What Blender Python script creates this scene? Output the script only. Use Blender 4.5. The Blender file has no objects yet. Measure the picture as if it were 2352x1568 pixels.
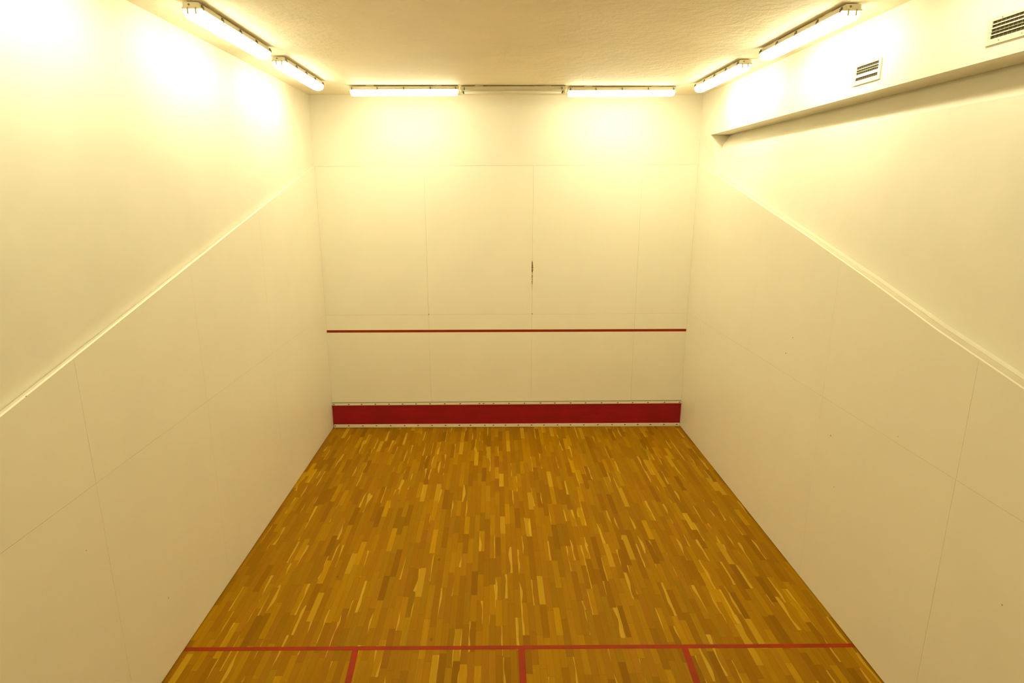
import bpy, bmesh, math, random
from mathutils import Vector, Matrix
random.seed(7)
S = bpy.context.scene

# ---------------------------------------------------------------- camera, world, exposure
cam_data = bpy.data.cameras.new('camera')
cam = bpy.data.objects.new('camera', cam_data)
S.collection.objects.link(cam)
S.camera = cam
FPX, YAW, PITCH, ROLL = 1362.81, 0.0015, -0.2370, -0.0054
cam_data.sensor_fit = 'HORIZONTAL'
cam_data.sensor_width = 36.0
cam_data.lens = 36.0 * FPX / 2352.0
cam_data.shift_x = 39.5944 / 2352.0
cam_data.shift_y = -17.0453 / 2352.0
cam_data.clip_start = 0.05
cam_data.clip_end = 60
fw = Vector((math.sin(YAW) * math.cos(PITCH), math.cos(YAW) * math.cos(PITCH), math.sin(PITCH)))
rt = Vector((math.cos(YAW), -math.sin(YAW), 0))
up = rt.cross(fw)
r2 = rt * math.cos(ROLL) + up * math.sin(ROLL)
u2 = up * math.cos(ROLL) - rt * math.sin(ROLL)
M = Matrix((r2, u2, -fw)).transposed().to_4x4()
M.translation = Vector((-0.226, -10.2838, 4.2468))
cam.matrix_world = M

W = bpy.data.worlds.new('world')
S.world = W
W.use_nodes = True
W.node_tree.nodes['Background'].inputs[0].default_value = (1.0, 0.85, 0.55, 1)
W.node_tree.nodes['Background'].inputs[1].default_value = 0.0

S.view_settings.view_transform = 'Standard'
S.view_settings.look = 'None'
S.view_settings.gamma = 1
S.view_settings.use_curve_mapping = False
S.view_settings.exposure = 0.0
LAMP_COLOR = (1.0, 0.975, 0.70, 1)
LAMP_POWER = 31.0

# ---------------------------------------------------------------- node helpers
def new_mat(name):
    m = bpy.data.materials.new(name)
    m.use_nodes = True
    nt = m.node_tree
    return m, nt, nt.nodes['Principled BSDF']

def setv(sock, v, nt):
    if isinstance(v, (int, float)):
        sock.default_value = v
    elif isinstance(v, tuple):
        sock.default_value = v
    else:
        nt.links.new(v, sock)

def math_n(nt, op, a, b=None, c=None, clamp=False):
    n = nt.nodes.new('ShaderNodeMath'); n.operation = op; n.use_clamp = clamp
    setv(n.inputs[0], a, nt)
    if b is not None: setv(n.inputs[1], b, nt)
    if c is not None: setv(n.inputs[2], c, nt)
    return n.outputs[0]

def mix_n(nt, f, a, b, mode='MIX'):
    n = nt.nodes.new('ShaderNodeMix'); n.data_type = 'RGBA'; n.blend_type = mode
    setv(n.inputs[0], f, nt); setv(n.inputs[6], a, nt); setv(n.inputs[7], b, nt)
    return n.outputs[2]

def noise_n(nt, vec, scale, detail=2.0, rough=0.5, dims='3D'):
    n = nt.nodes.new('ShaderNodeTexNoise'); n.noise_dimensions = dims
    n.inputs['Scale'].default_value = scale
    n.inputs['Detail'].default_value = detail
    n.inputs['Roughness'].default_value = rough
    if vec is not None: nt.links.new(vec, n.inputs['Vector'])
    return n.outputs['Fac']

def comb(nt, x, y, z):
    n = nt.nodes.new('ShaderNodeCombineXYZ')
    setv(n.inputs[0], x, nt); setv(n.inputs[1], y, nt); setv(n.inputs[2], z, nt)
    return n.outputs[0]

def white(nt, vec):
    n = nt.nodes.new('ShaderNodeTexWhiteNoise'); n.noise_dimensions = '3D'
    nt.links.new(vec, n.inputs['Vector'])
    s = nt.nodes.new('ShaderNodeSeparateColor'); nt.links.new(n.outputs['Color'], s.inputs[0])
    return s.outputs[0], s.outputs[1], s.outputs[2]

def ramp(nt, fac, stops, interp='LINEAR'):
    n = nt.nodes.new('ShaderNodeValToRGB'); n.color_ramp.interpolation = interp
    e = n.color_ramp.elements
    e[0].position, e[0].color = stops[0][0], stops[0][1]
    e[1].position, e[1].color = stops[-1][0], stops[-1][1]
    for p, c in stops[1:-1]:
        k = e.new(p); k.color = c
    setv(n.inputs[0], fac, nt)
    return n.outputs[0]

def objcoord(nt):
    return nt.nodes.new('ShaderNodeTexCoord').outputs['Object']

def smooth(nt, x, lo, hi):
    n = nt.nodes.new('ShaderNodeMapRange'); n.interpolation_type = 'SMOOTHSTEP'
    setv(n.inputs[0], x, nt)
    n.inputs[1].default_value = lo; n.inputs[2].default_value = hi
    return n.outputs[0]

def paint(name, col, rough=0.5, bump=0.0, bscale=20, bdist=0.004, vary=0.03, detail=4):
    m, nt, b = new_mat(name)
    co = objcoord(nt)
    f = noise_n(nt, co, 1.3, 3)
    dark = tuple(c * (1 - vary) for c in col[:3]) + (1,)
    light = tuple(min(1, c * (1 + vary)) for c in col[:3]) + (1,)
    c = ramp(nt, f, [(0.3, dark), (0.7, light)])
    nt.links.new(c, b.inputs['Base Color'])
    b.inputs['Roughness'].default_value = rough
    b.inputs['Specular IOR Level'].default_value = 0.3
    if bump:
        bn = nt.nodes.new('ShaderNodeBump')
        bn.inputs['Strength'].default_value = bump
        bn.inputs['Distance'].default_value = bdist
        h = noise_n(nt, co, bscale, detail, 0.6)
        nt.links.new(h, bn.inputs['Height'])
        nt.links.new(bn.outputs[0], b.inputs['Normal'])
    return m

WALLC = (0.925, 0.86, 0.68, 1)
M_plaster = paint('plaster_paint', (0.89, 0.825, 0.655, 1), 0.6, 0.25, 14, 0.004)
M_ceiling = paint('ceiling_paint', (0.95, 0.84, 0.61, 1), 0.6, 0.8, 9, 0.02, 0.04, 6)
M_panel = paint('panel_paint', WALLC, 0.42, 0.08, 30, 0.001, 0.015)
M_ledge = paint('dimmed_ledge', (0.72, 0.63, 0.44, 1), 0.8, 0.4, 60, 0.003, 0.08)  # wall colour darkened to tone down lamp light on the upward ledge faces
M_batten = paint('batten_paint', (0.86, 0.77, 0.56, 1), 0.45)
M_housing = paint('lamp_enamel', (0.72, 0.64, 0.45, 1), 0.4)
M_tube = paint('tube_glass', (0.88, 0.82, 0.66, 1), 0.15)
M_clip = paint('clip_metal', (0.22, 0.17, 0.08, 1), 0.4)
M_vent = paint('vent_enamel', (0.80, 0.71, 0.50, 1), 0.35)
M_dark = paint('duct_dark', (0.045, 0.033, 0.008, 1), 0.7)
M_screw = paint('screw_steel', (0.10, 0.08, 0.035, 1), 0.5)
M_gap = paint('gap_dirt', (0.25, 0.19, 0.09, 1), 0.8)
M_chip = paint('bare_board', (0.30, 0.22, 0.07, 1), 0.8, 0, vary=0.3)
M_grey = paint('scuff_grey', (0.42, 0.35, 0.2, 1), 0.7)

def red_mat():
    m, nt, b = new_mat('tin_red')
    co = objcoord(nt)
    s = nt.nodes.new('ShaderNodeMapping'); s.inputs['Scale'].default_value = (0.9, 1, 4)
    nt.links.new(co, s.inputs['Vector'])
    f = noise_n(nt, s.outputs[0], 2.2, 4, 0.6)
    c = ramp(nt, f, [(0.32, (0.26, 0.012, 0.008, 1)), (0.5, (0.325, 0.008, 0.013, 1)), (0.68, (0.38, 0.009, 0.017, 1))])
    nt.links.new(c, b.inputs['Base Color'])
    b.inputs['Roughness'].default_value = 0.5
    b.inputs['Specular IOR Level'].default_value = 0.25
    return m
M_red = red_mat()

def line_mat(name, c0, c1):
    m, nt, b = new_mat(name)
    f = noise_n(nt, objcoord(nt), 5.0, 5, 0.65)
    c = ramp(nt, f, [(0.35, c0), (0.65, c1)])
    nt.links.new(c, b.inputs['Base Color'])
    b.inputs['Roughness'].default_value = 0.55
    b.inputs['Specular IOR Level'].default_value = 0.15
    return m
M_serv = line_mat('service_red', (0.28, 0.026, 0.001, 1), (0.34, 0.032, 0.001, 1))
M_fline = line_mat('floor_line_red', (0.27, 0.033, 0.002, 1), (0.38, 0.032, 0.001, 1))

def floor_mat():
    m, nt, b = new_mat('strip_parquet')
    co = objcoord(nt)
    sp = nt.nodes.new('ShaderNodeSeparateXYZ'); nt.links.new(co, sp.inputs[0])
    X, Y = sp.outputs[0], sp.outputs[1]
    PW = 0.0665
    xs = math_n(nt, 'DIVIDE', math_n(nt, 'ADD', X, 10.0), PW)
    row = math_n(nt, 'FLOOR', xs)
    u = math_n(nt, 'FRACT', xs)
    ra, rb, rc = white(nt, comb(nt, row, 3.7, 1.2))
    inv = math_n(nt, 'ADD', 1.85, math_n(nt, 'MULTIPLY', rb, 0.7))
    ys = math_n(nt, 'ADD', math_n(nt, 'MULTIPLY', math_n(nt, 'ADD', Y, 20.0), inv), math_n(nt, 'MULTIPLY', ra, 11.0))
    idx = math_n(nt, 'FLOOR', ys)
    v = math_n(nt, 'FRACT', ys)
    p1, p2, p3 = white(nt, comb(nt, row, idx, 0.5))
    q1, q2, q3 = white(nt, comb(nt, row, idx, 7.5))
    base = ramp(nt, p1, [
        (0.00, (0.245, 0.105, 0.000, 1)),
        (0.07, (0.285, 0.122, 0.000, 1)),
        (0.25, (0.325, 0.143, 0.000, 1)),
        (0.50, (0.350, 0.158, 0.000, 1)),
        (0.78, (0.380, 0.178, 0.000, 1)),
        (0.93, (0.420, 0.205, 0.000, 1)),
        (1.00, (0.50, 0.26, 0.001, 1))])
    # hue drift: olive or reddish boards
    base = mix_n(nt, math_n(nt, 'MULTIPLY', smooth(nt, p2, 0.72, 1.0), 0.40), base, (0.285, 0.165, 0.002, 1))
    base = mix_n(nt, math_n(nt, 'MULTIPLY', smooth(nt, p3, 0.75, 1.0), 0.40), base, (0.34, 0.125, 0.008, 1))
    # grain along the strip
    gv = comb(nt, math_n(nt, 'MULTIPLY', X, 95.0), math_n(nt, 'MULTIPLY', Y, 3.0), math_n(nt, 'MULTIPLY', q1, 30.0))
    g = noise_n(nt, gv, 1.0, 4, 0.6)
    base = mix_n(nt, math_n(nt, 'MULTIPLY', smooth(nt, g, 0.35, 0.75), 0.30), base, (0.25, 0.10, 0.001, 1))
    # sapwood: a pale wedge down one edge of some strips
    wob = noise_n(nt, comb(nt, math_n(nt, 'MULTIPLY', q2, 50.0), math_n(nt, 'MULTIPLY', Y, 2.2), 0.0), 1.0, 1.0)
    side = math_n(nt, 'GREATER_THAN', q3, 0.5)
    uu = math_n(nt, 'ABSOLUTE', math_n(nt, 'SUBTRACT', u, side))
    wid = math_n(nt, 'MULTIPLY', math_n(nt, 'SUBTRACT', wob, 0.40), 1.7)
    sap = math_n(nt, 'LESS_THAN', uu, wid)
    pick = math_n(nt, 'GREATER_THAN', q2, 0.78)
    sap = math_n(nt, 'MULTIPLY', sap, pick)
    base = mix_n(nt, math_n(nt, 'MULTIPLY', sap, 0.62), base, (0.66, 0.40, 0.03, 1))
    full = math_n(nt, 'GREATER_THAN', q1, 0.972)
    base = mix_n(nt, math_n(nt, 'MULTIPLY', full, 0.50), base, (0.62, 0.37, 0.015, 1))
    # knots
    kn = nt.nodes.new('ShaderNodeTexVoronoi'); kn.inputs['Scale'].default_value = 2.3
    mp = nt.nodes.new('ShaderNodeMapping'); mp.inputs['Scale'].default_value = (1, 0.7, 1)
    nt.links.new(co, mp.inputs['Vector']); nt.links.new(mp.outputs[0], kn.inputs['Vector'])
    k = math_n(nt, 'LESS_THAN', kn.outputs['Distance'], 0.035)
    base = mix_n(nt, math_n(nt, 'MULTIPLY', k, 0.5), base, (0.17, 0.07, 0.01, 1))
    # joints
    eu = math_n(nt, 'MINIMUM', u, math_n(nt, 'SUBTRACT', 1.0, u))
    ev = math_n(nt, 'MINIMUM', v, math_n(nt, 'SUBTRACT', 1.0, v))
    j = math_n(nt, 'MAXIMUM', math_n(nt, 'LESS_THAN', eu, 0.022), math_n(nt, 'LESS_THAN', ev, 0.005))
    base = mix_n(nt, math_n(nt, 'MULTIPLY', j, 0.35), base, (0.14, 0.06, 0.004, 1))
    # worn, dirtier patches
    w = noise_n(nt, co, 0.9, 4, 0.55)
    base = mix_n(nt, math_n(nt, 'MULTIPLY', smooth(nt, w, 0.5, 0.8), 0.35), base, (0.25, 0.125, 0.004, 1))
    nt.links.new(base, b.inputs['Base Color'])
    b.inputs['Specular IOR Level'].default_value = 0.05
    rr = math_n(nt, 'ADD', 0.42, math_n(nt, 'MULTIPLY', g, 0.15))
    nt.links.new(rr, b.inputs['Roughness'])
    return m
M_floor = floor_mat()

def lamp_mat(name, power):
    m = bpy.data.materials.new(name); m.use_nodes = True
    nt = m.node_tree; nt.nodes.remove(nt.nodes['Principled BSDF'])
    e = nt.nodes.new('ShaderNodeEmission')
    # the tubes lie over the flat bottom of the diffuser; its flanks glow less
    e.inputs[0].default_value = LAMP_COLOR
    ge = nt.nodes.new('ShaderNodeNewGeometry')
    sx = nt.nodes.new('ShaderNodeSeparateXYZ'); nt.links.new(ge.outputs['True Normal'], sx.inputs[0])
    dn = math_n(nt, 'MULTIPLY', sx.outputs[2], -1.0, clamp=True)
    nt.links.new(math_n(nt, 'MULTIPLY', math_n(nt, 'ADD', math_n(nt, 'MULTIPLY', dn, 0.50), 0.50), power), e.inputs[1])
    nt.links.new(e.outputs[0], nt.nodes['Material Output'].inputs[0])
    return m
M_lamp = lamp_mat('lit_diffuser', LAMP_POWER)
M_lamp_half = lamp_mat('lit_diffuser_half_power', LAMP_POWER * 0.5)   # two rear right-hand fittings set to half power

# ---------------------------------------------------------------- mesh helpers
def link(name, bm, mat, parent=None, smooth_=False):
    bmesh.ops.recalc_face_normals(bm, faces=bm.faces)
    me = bpy.data.meshes.new(name)
    bm.to_mesh(me); bm.free()
    me.materials.append(mat)
    if smooth_:
        for p in me.polygons: p.use_smooth = True
    o = bpy.data.objects.new(name, me)
    S.collection.objects.link(o)
    if parent is not None: o.parent = parent
    return o

def empty(name, loc, rz=0.0):
    o = bpy.data.objects.new(name, None)
    o.empty_display_size = 0.1
    S.collection.objects.link(o)
    o.location = loc; o.rotation_euler = (0, 0, rz)
    return o

def tag(o, label, cat, group=None, kind=None):
    o['label'] = label; o['category'] = cat
    if group: o['group'] = group
    if kind: o['kind'] = kind
    return o

def box(bm, x0, x1, y0, y1, z0, z1):
    v = [bm.verts.new(p) for p in ((x0, y0, z0), (x1, y0, z0), (x1, y1, z0), (x0, y1, z0),
                                   (x0, y0, z1), (x1, y0, z1), (x1, y1, z1), (x0, y1, z1))]
    for f in ((0, 3, 2, 1), (4, 5, 6, 7), (0, 1, 5, 4), (1, 2, 6, 5), (2, 3, 7, 6), (3, 0, 4, 7)):
        bm.faces.new([v[i] for i in f])

def bbox(x0, x1, y0, y1, z0, z1, bev=0.0):
    bm = bmesh.new(); box(bm, x0, x1, y0, y1, z0, z1)
    if bev: bmesh.ops.bevel(bm, geom=bm.edges[:], offset=bev, segments=2, affect='EDGES')
    return bm

def prism_x(bm, poly, x0, x1):
    """polygon in (y, z) extruded from x0 to x1"""
    a = [bm.verts.new((x0, y, z)) for y, z in poly]
    b = [bm.verts.new((x1, y, z)) for y, z in poly]
    bm.faces.new(a); bm.faces.new(b[::-1])
    n = len(poly)
    for i in range(n): bm.faces.new((a[i], b[i], b[(i + 1) % n], a[(i + 1) % n]))

def cyl(bm, p0, p1, r, n=12, r1=None):
    p0, p1 = Vector(p0), Vector(p1)
    d = (p1 - p0); L = d.length; d.normalize()
    m = Matrix.Translation((p0 + p1) / 2) @ d.to_track_quat('Z', 'Y').to_matrix().to_4x4()
    bmesh.ops.create_cone(bm, cap_ends=True, segments=n, radius1=r, radius2=r if r1 is None else r1, depth=L, matrix=m)

def loft(bm, rings, close=False):
    vs = [[bm.verts.new(p) for p in r] for r in rings]
    n = len(rings[0])
    for i in range(len(vs) - 1):
        for k in range(n if close else n - 1):
            bm.faces.new((vs[i][k], vs[i][(k + 1) % n], vs[i + 1][(k + 1) % n], vs[i + 1][k]))
    return vs

# ---------------------------------------------------------------- the room shell
HX = 3.2
YB = -12.6                       # gallery rear wall
def HC(x): return 5.757 - 0.0052 * x        # ceiling, a touch higher on the left
def OUT(y): return 4.675 + 0.2510 * y       # top edge of the left cladding at distance -y
OUTR_PTS = [(-0.3, 4.70), (0.0, 4.650), (0.963, 4.440), (3.708, 3.754), (4.943, 3.428), (5.819, 3.182), (6.266, 3.073), (6.647, 2.980), (9.75, 2.20), (13, 1.4)]
def OUTR(y):                                 # the right one is not quite straight
    d = -y
    for (a, za), (b, zb) in zip(OUTR_PTS, OUTR_PTS[1:]):
        if d <= b: return za + (zb - za) * (d - a) / (b - a)
    return 2.0

bm = bmesh.new(); box(bm, -3.45, 3.62, -9.9, 0.3, -0.12, 0.0)
tag(link('floor', bm, M_floor), 'oak strip parquet court floor, strips running towards the front wall', 'floor', kind='structure')

bm = bmesh.new()
v = [bm.verts.new(p) for p in ((-3.6, YB, HC(-3.6)), (3.9, YB, HC(3.9)), (3.9, 0.3, HC(3.9)), (-3.6, 0.3, HC(-3.6)),
                               (-3.6, YB, 5.95), (3.9, YB, 5.95), (3.9, 0.3, 5.95), (-3.6, 0.3, 5.95))]
for f in ((0, 1, 2, 3), (7, 6, 5, 4), (0, 4, 5, 1), (1, 5, 6, 2), (2, 6, 7, 3), (3, 7, 4, 0)):
    bm.faces.new([v[i] for i in f])
tag(link('ceiling', bm, M_ceiling), 'rough plastered cream ceiling over the court', 'ceiling', kind='structure')

# front wall: plaster above, backing behind the cladding
bm = bmesh.new()
box(bm, -3.45, 3.62, 0.022, 0.3, -0.1, 5.95)
box(bm, -3.3, HX, -0.001, 0.022, 4.653, 5.80)
wf = tag(link('wall_front', bm, M_plaster), 'cream front wall with a faint grid of board joints', 'wall', kind='structure')

def panel(name, bmx, parent): return link(name, bmx, M_panel, parent)
G = 0.0009                       # half of a joint
fx = [-3.2, -1.378, 0.449, 2.275, 3.2]
for i in range(4):
    for z0, z1 in ((0.008, 2.124), (2.124, 4.652)):
        panel('wall_panel', bbox(fx[i] + G, fx[i + 1] - G, 0.0, 0.02, z0 + G, z1 - G), wf)

# paint flaked off along the middle joint
bm = bmesh.new()
random.seed(3)
zc = 3.06
chips = [(3.05, .012, .008), (3.02, .03, .011), (2.985, .03, .014), (2.945, .028, .019), (2.905, .026, .018), (2.875, .022, .013),
         (2.84, .012, .008), (2.81, .012, .012), (2.785, .016, .013), (2.76, .01, .007), (2.735, .022, .009), (2.70, .02, .01), (2.67, .02, .009), (2.63, .035, .003), (2.58, .04, .002)]
for z, hh, ww in chips:
    pts = []
    for k in range(10):
        a = k / 10 * 2 * math.pi
        pts.append((0.447 + ww * math.cos(a) * random.uniform(.6, 1.15), z + hh * math.sin(a) * random.uniform(.7, 1.1)))
    a_ = [bm.verts.new((x, -0.0012, z_)) for x, z_ in pts]
    b_ = [bm.verts.new((x, 0.0, z_)) for x, z_ in pts]
    bm.faces.new(a_); bm.faces.new(b_[::-1])
    for k in range(10): bm.faces.new((a_[k], b_[k], b_[(k + 1) % 10], a_[(k + 1) % 10]))
c = link('flaked_paint', bm, M_chip, wf); c['label'] = 'brown streak of flaked paint on the middle joint'
bm = bmesh.new()
for x, z in ((0.452, 2.128), (-1.374, 2.128)):
    cyl(bm, (x, -0.0015, z), (x, 0.0, z), 0.010, 8)
link('joint_nick', bm, M_chip, wf)

# left wall: one lofted section (backing, ledge, crack, plaster), cladding boards as children
def w_left(d): return 0.028 + 0.0035 * d
def left_ring(y):
    d = -y; z = OUT(y); w = w_left(d)
    return [(-3.24, y, -0.1), (-3.22, y, -0.1), (-3.22, y, z - 0.0015), (-3.2 - w + 0.006, y, z - 0.001), (-3.2 - w + 0.005, y, z - 0.03),
            (-3.2 - w, y, z - 0.03), (-3.2 - w, y, z + 0.002), (-3.2 - w * 0.9, y, z + 0.15), (-3.212, y, HC(-3.2) + 0.05), (-3.45, y, HC(-3.2) + 0.05), (-3.45, y, -0.1)]
bm = bmesh.new()
ys = [0.1 - 0.42 * i for i in range(25)]; ys[-1] = -9.9
rings = [left_ring(y) for y in ys]
vs = loft(bm, rings, close=True)
bm.faces.new(vs[0]); bm.faces.new(vs[-1][::-1])
box(bm, -3.45, -3.2, YB, -9.9, -0.1, 5.80)
wl = tag(link('wall_left', bm, M_plaster), 'tall cream left wall, board-clad below a sloping ledge', 'wall', kind='structure')

def dim_ledge(o, s, outline):  # puts the darkened colour on ledge faces that catch the lamps
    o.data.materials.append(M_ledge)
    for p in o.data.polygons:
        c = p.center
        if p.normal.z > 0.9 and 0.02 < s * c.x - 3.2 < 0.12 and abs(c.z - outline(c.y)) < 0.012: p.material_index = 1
def side_boards(s, cols, parent):
    xa, xb = (-3.22, -3.2) if s < 0 else (3.2, 3.22)
    top = OUT if s < 0 else (lambda y: min(OUTR(y), 4.599))
    for i in range(len(cols) - 1):
        d0, d1 = cols[i] + G, cols[i + 1] - G
        bmx = bmesh.new(); prism_x(bmx, [(-d0, 0.012), (-d1, 0.012), (-d1, 2.141 - G), (-d0, 2.141 - G)], xa, xb)
        panel('wall_panel', bmx, parent)
        if top(-d1) > 2.2:
            edge = [(-(d1 + (d0 - d1) * k / 8), top(-(d1 + (d0 - d1) * k / 8))) for k in range(9)]
            bmx = bmesh.new(); prism_x(bmx, [(-d0, 2.141 + G), (-d1, 2.141 + G)] + edge, xa, xb)
            panel('wall_panel', bmx, parent)
dim_ledge(wl, -1, OUT)
side_boards(-1, [0.0, 0.70, 2.61, 4.47, 6.235, 8.07, 9.75], wl)

# right wall: recessed plaster between the cladding and the boxed beam
def lerp(a, b, t): return a + (b - a) * max(0.0, min(1.0, t))
W_PTS = [(-0.3, 0.125), (1.0, 0.12), (1.8, 0.085), (2.6, 0.065), (3.7, 0.062), (6.5, 0.092), (13.0, 0.10)]
def w_right(d):
    for (a, wa), (b, wb) in zip(W_PTS, W_PTS[1:]):
        if d <= b: return wa + (wb - wa) * (d - a) / (b - a)
ZBM = 5.078                      # underside of the beam at the front
def ZB(y): return ZBM - 0.0044 * y
def right_ring(y):
    """the plaster leans back a little, then more sharply up in the shade of the beam"""
    d = -y; z = OUTR(y); w = w_right(d)
    g = lerp(0.012, 0.0025, (d - 1.0) / 3.0)
    top = 3.2 + 0.31 + 0.004 * d
    za = min(z + 0.03, 4.72)
    return [(3.24, y, -0.1), (3.22, y, -0.1), (3.22, y, z - 0.0015), (3.2 + w - g, y, z - 0.001), (3.2 + w - g + .001, y, z - 0.03), (3.2 + w, y, z - 0.03),
            (3.2 + w, y, z + 0.002), (3.2 + w + 0.008, y, za), (3.338, y, max(4.60, za + 0.01)), (3.343, y, 4.72), (3.353, y, 4.86), (3.385, y, 4.93),
            (top, y, ZB(y)), (top + 0.002, y, ZB(y) + 0.03), (3.62, y, ZB(y) + 0.03), (3.62, y, -0.1)]
bm = bmesh.new()
vs = loft(bm, [right_ring(y) for y in ys], close=True)
bm.faces.new(vs[0]); bm.faces.new(vs[-1][::-1])
box(bm, 3.2, 3.62, YB, -9.9, -0.1, ZB(-9.9))
# pilaster in the front corner: wide block above, shallower stub below it
P_ = [(3.2, 0.02, ZBM), (3.2, -0.505, ZBM), (3.262, -0.72, 4.588), (3.2, 0.02, 4.600)]
a = [bm.verts.new(p) for p in P_]; b = [bm.verts.new((3.60, p[1], p[2])) for p in P_]
bm.faces.new(a); bm.faces.new(b[::-1])
for k in range(4): bm.faces.new((a[k], b[k], b[(k + 1) % 4], a[(k + 1) % 4]))
prism_x(bm, [(0.02, 4.602), (-0.72, 4.590), (-0.80, 4.30), (0.02, 4.30)], 3.2205, 3.60)
wr = tag(link('wall_right', bm, M_plaster), 'cream right wall with a long recess under the boxed beam', 'wall', kind='structure')
dim_ledge(wr, 1, OUTR)
side_boards(1, [0.0, 0.715, 2.585, 4.43, 6.262, 8.09, 9.75], wr)

bm = bmesh.new()
prism_x(bm, [(0.02, ZBM), (YB, ZB(YB)), (YB, HC(3.2) + 0.05), (0.02, HC(3.2) + 0.05)], 3.2, 3.62)
tag(link('ceiling_beam', bm, M_plaster), 'boxed beam along the top of the right wall, carrying the two air vents', 'beam', kind='structure')

# behind the camera: low back wall and the viewing gallery that closes the room
bm = bmesh.new(); box(bm, -3.45, 3.62, -9.9, -9.75, 0, 2.45)
tag(link('wall_back', bm, M_panel), 'low cream back wall beneath the viewing gallery', 'wall', kind='structure')
bm = bmesh.new(); box(bm, -3.45, 3.62, YB, -9.9, 2.45, 2.6)
tag(link('floor_gallery', bm, M_batten), 'viewing gallery floor behind the court', 'floor', kind='structure')
bm = bmesh.new(); box(bm, -3.45, 3.62, YB - 0.1, YB, 2.45, 5.95)
tag(link('wall_gallery', bm, M_plaster), 'cream rear wall of the viewing gallery', 'wall', kind='structure')

# small knocks in the walls
def mark(parent, s, y, z, r):
    bmx = bmesh.new(); xx = s * 3.2
    cyl(bmx, (xx - s * 0.0012, y, z), (xx + s * 0.002, y, z), r, 7)
    link('scuff_mark', bmx, M_grey, parent)
for y, z, r in ((-5.592, 0.662, .006), (-6.704, 2.993, .004), (-6.45, 1.72, .004)): mark(wl, -1, y, z, r)
for y, z, r in ((-4.659, 1.804, .008), (-4.827, 1.319, .006), (-6.824, 1.507, .006), (-3.692, 2.593, .007), (-3.575, 2.375, .008), (-5.6, 2.2, .004)): mark(wr, 1, y, z, r)

# ---------------------------------------------------------------- the tin
tin = tag(empty('tin', (0, -0.03, 0)), 'long dark red tin board along the foot of the front wall', 'tin')
def zt(x, a, b): return a + (b - a) * (x + 3.19) / 6.38
def strip_bm(za, zb, zc_, zd, y0, y1, xl=-3.186, xr=3.192):
    """board whose bottom runs za->zb and top zc_->zd from left to right"""
    bmx = bmesh.new()
    q = [(xl, za), (xr, zb), (xr, zd), (xl, zc_)]
    a = [bmx.verts.new((x, y0, z)) for x, z in q]; b = [bmx.verts.new((x, y1, z)) for x, z in q]
    bmx.faces.new(a); bmx.faces.new(b[::-1])
    for k in range(4): bmx.faces.new((a[k], b[k], b[(k + 1) % 4], a[(k + 1) % 4]))
    return bmx
link('board', strip_bm(0.060, 0.052, 0.450, 0.456, 0.004, 0.028), M_red, tin)
t1 = link('batten', strip_bm(0.445, 0.450, 0.482, 0.488, -0.006, 0.028, -3.192, 3.196), M_batten, tin)
t2 = link('batten', strip_bm(0.012, 0.004, 0.072, 0.064, -0.006, 0.028, -3.180, 3.196), M_batten, tin)
bmx = strip_bm(0.486, 0.490, 0.492, 0.498, 0.010, 0.028, -3.192, 3.196)
s_ = link('sealing_strip', bmx, M_gap, tin)
for xl, xr in ((-3.196, -3.189), (3.194, 3.199)):
    e_ = link('end_trim', bbox(xl, xr, -0.004, 0.028, 0.065, 0.448), line_mat('end_red', (0.5, .12, .06, 1), (.62, .2, .1, 1)), tin)
top_px = [720 + a / 5.113 for a in (250, 425, 575, 735, 895, 1053, 1210, 1373, 1545, 1725, 1950, 1998, 2115, 2295)] + \
         [1160 + a / 5.113 for a in (225, 413, 580, 765, 940, 1127, 1315, 1490, 1668, 1862, 2038)]
bot_px = [720 + a / 5.113 for a in (270, 428, 592, 752, 917, 1080, 1238, 1400, 1560, 1720, 1850, 2018, 2118, 2260)] + \
         [1160 + a / 5.113 for a in (160, 313, 460, 618, 770, 925, 1090, 1255, 1405, 1555, 1705, 1862, 2013)]
def screw_proto():
    bmx = bmesh.new()
    cyl(bmx, (0, 0.0, 0), (0, -0.003, 0), 0.016, 12, 0.011)
    return bmx
sp0 = None
for lst, kx, cx0, za, zb, par in ((top_px, 124.9, 1163.5, 0.465, 0.470, t1), (bot_px, 123.9, 1164.5, 0.047, 0.038, t2)):
    for px in lst:
        x = (px - cx0) / kx
        if sp0 is None:
            sp0 = link('screw', screw_proto(), M_screw, par); o = sp0
        else:
            o = sp0.copy(); S.collection.objects.link(o); o.parent = par
        o.location = (x, -0.006, zt(x, za, zb)); o.scale = (1, 1, 0.6)

# ---------------------------------------------------------------- painted court lines
def quad_slab(name, q, mat, label, z1=0.0008):
    bmx = bmesh.new()
    a = [bmx.verts.new((x, y, z1)) for x, y in q]; b = [bmx.verts.new((x, y, 0.0)) for x, y in q]
    bmx.faces.new(a); bmx.faces.new(b[::-1])
    for k in range(4): bmx.faces.new((a[k], b[k], b[(k + 1) % 4], a[(k + 1) % 4]))
    return tag(link(name, bmx, mat), label, 'court line')
quad_slab('short_line', [(-3.2, -5.442), (3.2, -5.448), (3.2, -5.497), (-3.2, -5.491)], M_fline, 'red short line painted right across the parquet floor')
quad_slab('service_box_line', [(-1.592, -5.49), (-1.532, -5.49), (-1.45, -7.15), (-1.51, -7.15)], M_fline, 'red floor line running back from the short line, nearest the left wall')
quad_slab('half_court_line', [(-0.012, -5.493), (0.050, -5.493), (0.025, -9.75), (-0.040, -9.75)], M_fline, 'red half-court line down the middle of the floor')
quad_slab('service_box_line', [(1.545, -5.494), (1.607, -5.494), (1.530, -7.15), (1.465, -7.15)], M_fline, 'red floor line running back from the short line, nearest the right wall')
bmx = bmesh.new()
q = [(-3.2, 1.806), (3.2, 1.792), (3.2, 1.838), (-3.2, 1.851)]
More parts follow.
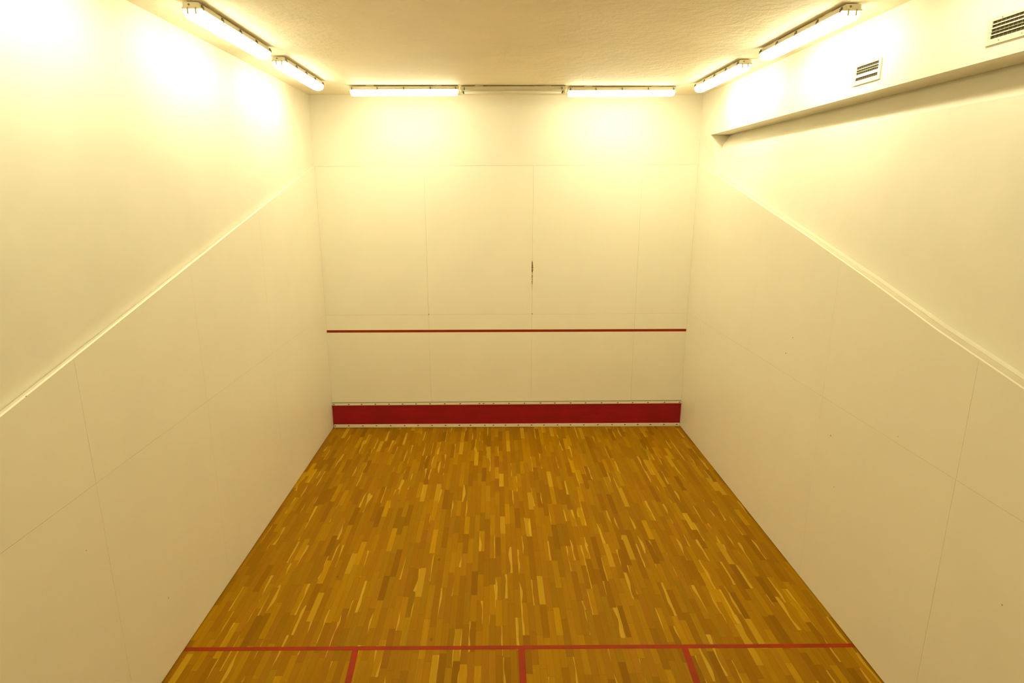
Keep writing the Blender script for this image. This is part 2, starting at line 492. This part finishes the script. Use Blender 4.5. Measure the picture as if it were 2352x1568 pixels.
a = [bmx.verts.new((x, -0.0008, z)) for x, z in q]; b = [bmx.verts.new((x, 0.0, z)) for x, z in q]
bmx.faces.new(a); bmx.faces.new(b[::-1])
for k in range(4): bmx.faces.new((a[k], b[k], b[(k + 1) % 4], a[(k + 1) % 4]))
tag(link('service_line', bmx, M_serv), 'thin red service line painted across the front wall above the tin', 'court line')

# ---------------------------------------------------------------- fluorescent fittings
LEN = 1.60
def section(pts, y): return [(x, y, z) for x, z in pts]
HOUS = [(-0.055, -0.012), (0.055, -0.012), (0.068, -0.018), (0.070, -0.050), (0.082, -0.054), (0.082, -0.062), (-0.082, -0.062), (-0.082, -0.054), (-0.070, -0.050), (-0.068, -0.018)]
DIFF = [(-0.078, -0.060), (0.078, -0.060), (0.080, -0.082), (0.072, -0.108), (0.054, -0.128), (0.025, -0.136), (-0.025, -0.136), (-0.054, -0.128), (-0.072, -0.108), (-0.080, -0.082)]
def capped(bm, rings):
    vs = loft(bm, rings, close=True)
    bm.faces.new(vs[0]); bm.faces.new(vs[-1][::-1])
def scaled(sec, k, zc): return [(x * k, zc + (z - zc) * k) for x, z in sec]

def lit_fitting():
    """batten fitting along local Y, origin on the ceiling"""
    root = empty('fluorescent_light', (0, 0, 0))
    h = LEN / 2
    bm = bmesh.new(); capped(bm, [section(HOUS, -h), section(HOUS, h)])
    hs = link('housing', bm, M_housing, root)
    for y in (-0.5, 0.5):
        bmx = bbox(-0.045, 0.045, y - 0.06, y + 0.06, -0.010, 0.016)
        link('mounting_plate', bmx, M_housing, root)
    bm = bmesh.new()
    k = [(0.90, h - 0.012), (0.965, h - 0.020), (1.0, h - 0.045)]
    secs = [section(scaled(DIFF, s, -0.060), -y) for s, y in k] + [section(scaled(DIFF, s, -0.060), y) for s, y in reversed(k)]
    capped(bm, secs)
    link('diffuser', bm, M_lamp, root, False)
    for e in (-1, 1):
        bm = bmesh.new()
        cyl(bm, (-0.018, e * h, -0.030), (-0.018, e * (h + 0.004), -0.030), 0.008, 10)
        link('end_screw', bm, M_clip, hs)
        bm = bmesh.new()
        box(bm, 0.000, 0.050, min(e * h, e * (h + 0.002)), max(e * h, e * (h + 0.002)), -0.046, -0.016)
        link('end_cover', bm, M_housing, hs)
        for x in (-0.032, 0.034):
            bm = bmesh.new()
            ya, yb = sorted((e * (h - 0.012), e * (h + 0.003)))
            box(bm, x - 0.006, x + 0.006, ya, yb, -0.100, -0.050)
            link('end_tab', bm, M_grey, root)
    for s in (-1, 1):
        for y in (-0.765, -0.39, 0.0, 0.39, 0.765):
            bm = bmesh.new()
            xa, xb = sorted((s * 0.070, s * 0.080))
            box(bm, xa, xb, y - 0.008, y + 0.008, -0.050, -0.026)
            xa, xb = sorted((s * 0.078, s * 0.088))
            box(bm, xa, xb, y - 0.006, y + 0.006, -0.068, -0.040)
            link('clip', bm, M_clip, root)
    return root

def copy_tree(o, parent=None):
    c = o.copy(); S.collection.objects.link(c)
    c.parent = parent
    for ch in list(o.children): copy_tree(ch, c)
    return c

proto = lit_fitting()
GRP = 'fluorescent lights around the ceiling edge'
spots = [((-2.690, -4.125), 0, 5.763, 'lit fluorescent light over the left wall, the larger and nearer of that pair'),
         ((-2.690, -2.085), 0, 5.763, 'lit fluorescent light over the left wall, the farther one by the front corner'),
         ((-2.690, -6.27), 0, 5.763, 'lit fluorescent light over the left wall, beyond the top edge of the photo'),
         ((-2.690, -8.60), 0, 5.763, 'added unseen fluorescent light over the left wall, rearmost one near the gallery'),  # this and the next are added, out of view, to lift the lower walls
         ((2.760, -8.45), 0, 5.757, 'added unseen fluorescent light beside the beam, rearmost one near the gallery'),
         ((2.760, -4.085), 0, 5.757, 'lit fluorescent light beside the beam, the larger one above the small vent'),
         ((2.760, -1.935), 0, 5.757, 'lit fluorescent light beside the beam, the farther one by the front corner'),
         ((2.760, -6.27), 0, 5.757, 'lit fluorescent light beside the beam, beyond the top edge of the photo'),
         ((-1.535, -0.86), 1, 5.760, 'lit fluorescent light above the front wall, left of the unlit fitting'),
         ((1.700, -0.80), 1, 5.754, 'lit fluorescent light above the front wall, right of the unlit fitting')]
for i, ((x, y), r, z, lab) in enumerate(spots):
    o = proto if i == 0 else copy_tree(proto)
    o.location = (x, y, HC(x))
    o.rotation_euler = (0, 0, math.pi / 2 if r else 0)
    tag(o, lab, 'light', GRP)
    if x > 2.7 and y < -6:
        for ch in o.children:
            if ch.name.startswith('diffuser'):
                ch.data = ch.data.copy(); ch.data.materials[0] = M_lamp_half

# the unlit fitting: open tray with two bare tubes, no diffuser
un = tag(empty('fluorescent_light', (0.078, -0.86, HC(0.078)), math.pi / 2), 'unlit open fitting with bare tubes between the two lit front lights', 'light', GRP)
h = 0.78
bm = bmesh.new(); capped(bm, [section([(x * 1.0, z) for x, z in HOUS], -h), section(HOUS, h)])
hs = link('housing', bm, M_housing, un)
for y in (-0.5, 0.5):
    link('mounting_plate', bbox(-0.045, 0.045, y - 0.06, y + 0.06, -0.010, 0.016), M_housing, un)
for x in (-0.042, 0.042):
    for e in (-1, 1):
        ya, yb = sorted((e * (h - 0.035), e * (h - 0.012)))
        link('lamp_holder', bbox(x - 0.014, x + 0.014, ya, yb, -0.108, -0.060, 0.003), M_housing, un)
    bm = bmesh.new(); cyl(bm, (x, -h + 0.035, -0.088), (x, h - 0.035, -0.088), 0.0125, 14)
    tb = link('tube', bm, M_tube, un, True)
    for e in (-1, 1):
        bm = bmesh.new(); cyl(bm, (x, e * (h - 0.036), -0.088), (x, e * (h - 0.055), -0.088), 0.0135, 14)
        link('tube_cap', bm, M_screw, tb)
for s in (-1, 1):
    for y in (-0.72, 0.72):
        bm = bmesh.new(); xa, xb = sorted((s * 0.070, s * 0.086))
        box(bm, xa, xb, y - 0.008, y + 0.008, -0.066, -0.030)
        link('clip', bm, M_clip, un)
# short cable bridges between neighbouring fittings on the front row
for x, lab in ((0.880, 'short looped cable linking the unlit fitting to its right-hand neighbour'), (-0.719, 'short looped cable linking the unlit fitting to its left-hand neighbour')):
    bm = bmesh.new()
    pts = [(-0.024, 0, -0.030), (-0.014, -0.004, -0.045), (0.0, -0.008, -0.052), (0.014, -0.004, -0.045), (0.024, 0, -0.030)]
    rings_ = []
    for p in pts:
        rings_.append([(p[0], p[1] + 0.006 * math.cos(t * math.pi / 4), p[2] + 0.006 * math.sin(t * math.pi / 4)) for t in range(8)])
    vs = loft(bm, rings_, close=True); bm.faces.new(vs[0]); bm.faces.new(vs[-1][::-1])
    o = link('link_cable', bm, M_housing); o.location = (x, -0.86, 5.757)
    tag(o, lab, 'cable')

# ---------------------------------------------------------------- air vents on the beam
def make_vent(name, y0, y1, z0, z1, slats, label):
    """y0 is the far end (towards the front wall). slats: list of (z centre, height) as fractions"""
    L = y0 - y1; H = z1 - z0; yc = (y0 + y1) / 2
    root = tag(empty(name, (3.2, yc, z0)), label, 'vent', 'air vents on the boxed beam')
    bt, bb, bs = 0.017, 0.037, 0.036; X0 = -0.012
    bm = bmesh.new()
    yo, yi = L / 2, L / 2 - bs
    outer = [(-yo, 0), (yo, 0), (yo, H), (-yo, H)]
    inner = [(-yi, bb), (yi, bb), (yi, H - bt), (-yi, H - bt)]
    def ring(pts, x): return [bm.verts.new((x, y, z)) for y, z in pts]
    of, inf = ring(outer, X0), ring(inner, X0 + 0.002)
    ob, ib = ring(outer, 0.0), ring(inner, 0.0)
    for k in range(4):
        n = (k + 1) % 4
        bm.faces.new((of[k], of[n], inf[n], inf[k])); bm.faces.new((of[k], ob[k], ob[n], of[n]))
        bm.faces.new((inf[k], inf[n], ib[n], ib[k])); bm.faces.new((ob[k], ib[k], ib[n], ob[n]))
    fr = link('frame', bm, M_vent, root)
    link('dark_backing', bbox(-0.003, 0.0, -yi, yi, bb, H - bt), M_dark, root)
    hi = H - bt - bb
    for fz, fh in slats:
        bm = bmesh.new(); zc_ = bb + fz * hi; hh = fh * hi / 2
        prof = [(-0.0095, zc_ - hh), (-0.0085, zc_ - hh), (-0.0045, zc_ + hh), (-0.0055, zc_ + hh)]
        a = [bm.verts.new((x, -yi, z)) for x, z in prof]; c_ = [bm.verts.new((x, yi, z)) for x, z in prof]
        bm.faces.new(a); bm.faces.new(c_[::-1])
        for k in range(4): bm.faces.new((a[k], c_[k], c_[(k + 1) % 4], a[(k + 1) % 4]))
        link('slat', bm, M_vent, root)
    for k in range(9):
        y = -yi + (k + 1) * 2 * yi / 10
        link('blade', bbox(-0.0038, -0.003, y - 0.0015, y + 0.0015, bb, H - bt), M_gap, root)
    for y in (-L * 0.22, L * 0.22):
        for z in (bb * 0.5, H - bt * 0.5):
            bm = bmesh.new(); cyl(bm, (X0 + 0.001, y, z), (X0 - 0.002, y, z), 0.005, 8)
            link('screw', bm, M_grey, fr)
    return root
make_vent('air_vent', -4.265, -4.668, 5.190, 5.367, [(0.79, .05), (0.61, .03), (0.33, .22)],
          'small louvred air vent on the beam, the complete one below the nearer right light')
make_vent('air_vent', -5.822, -6.235, 5.199, 5.367, [(0.82, .07), (0.605, .08), (0.40, .03), (0.22, .065)],
          'louvred air vent on the beam cut off by the right edge of the photo')
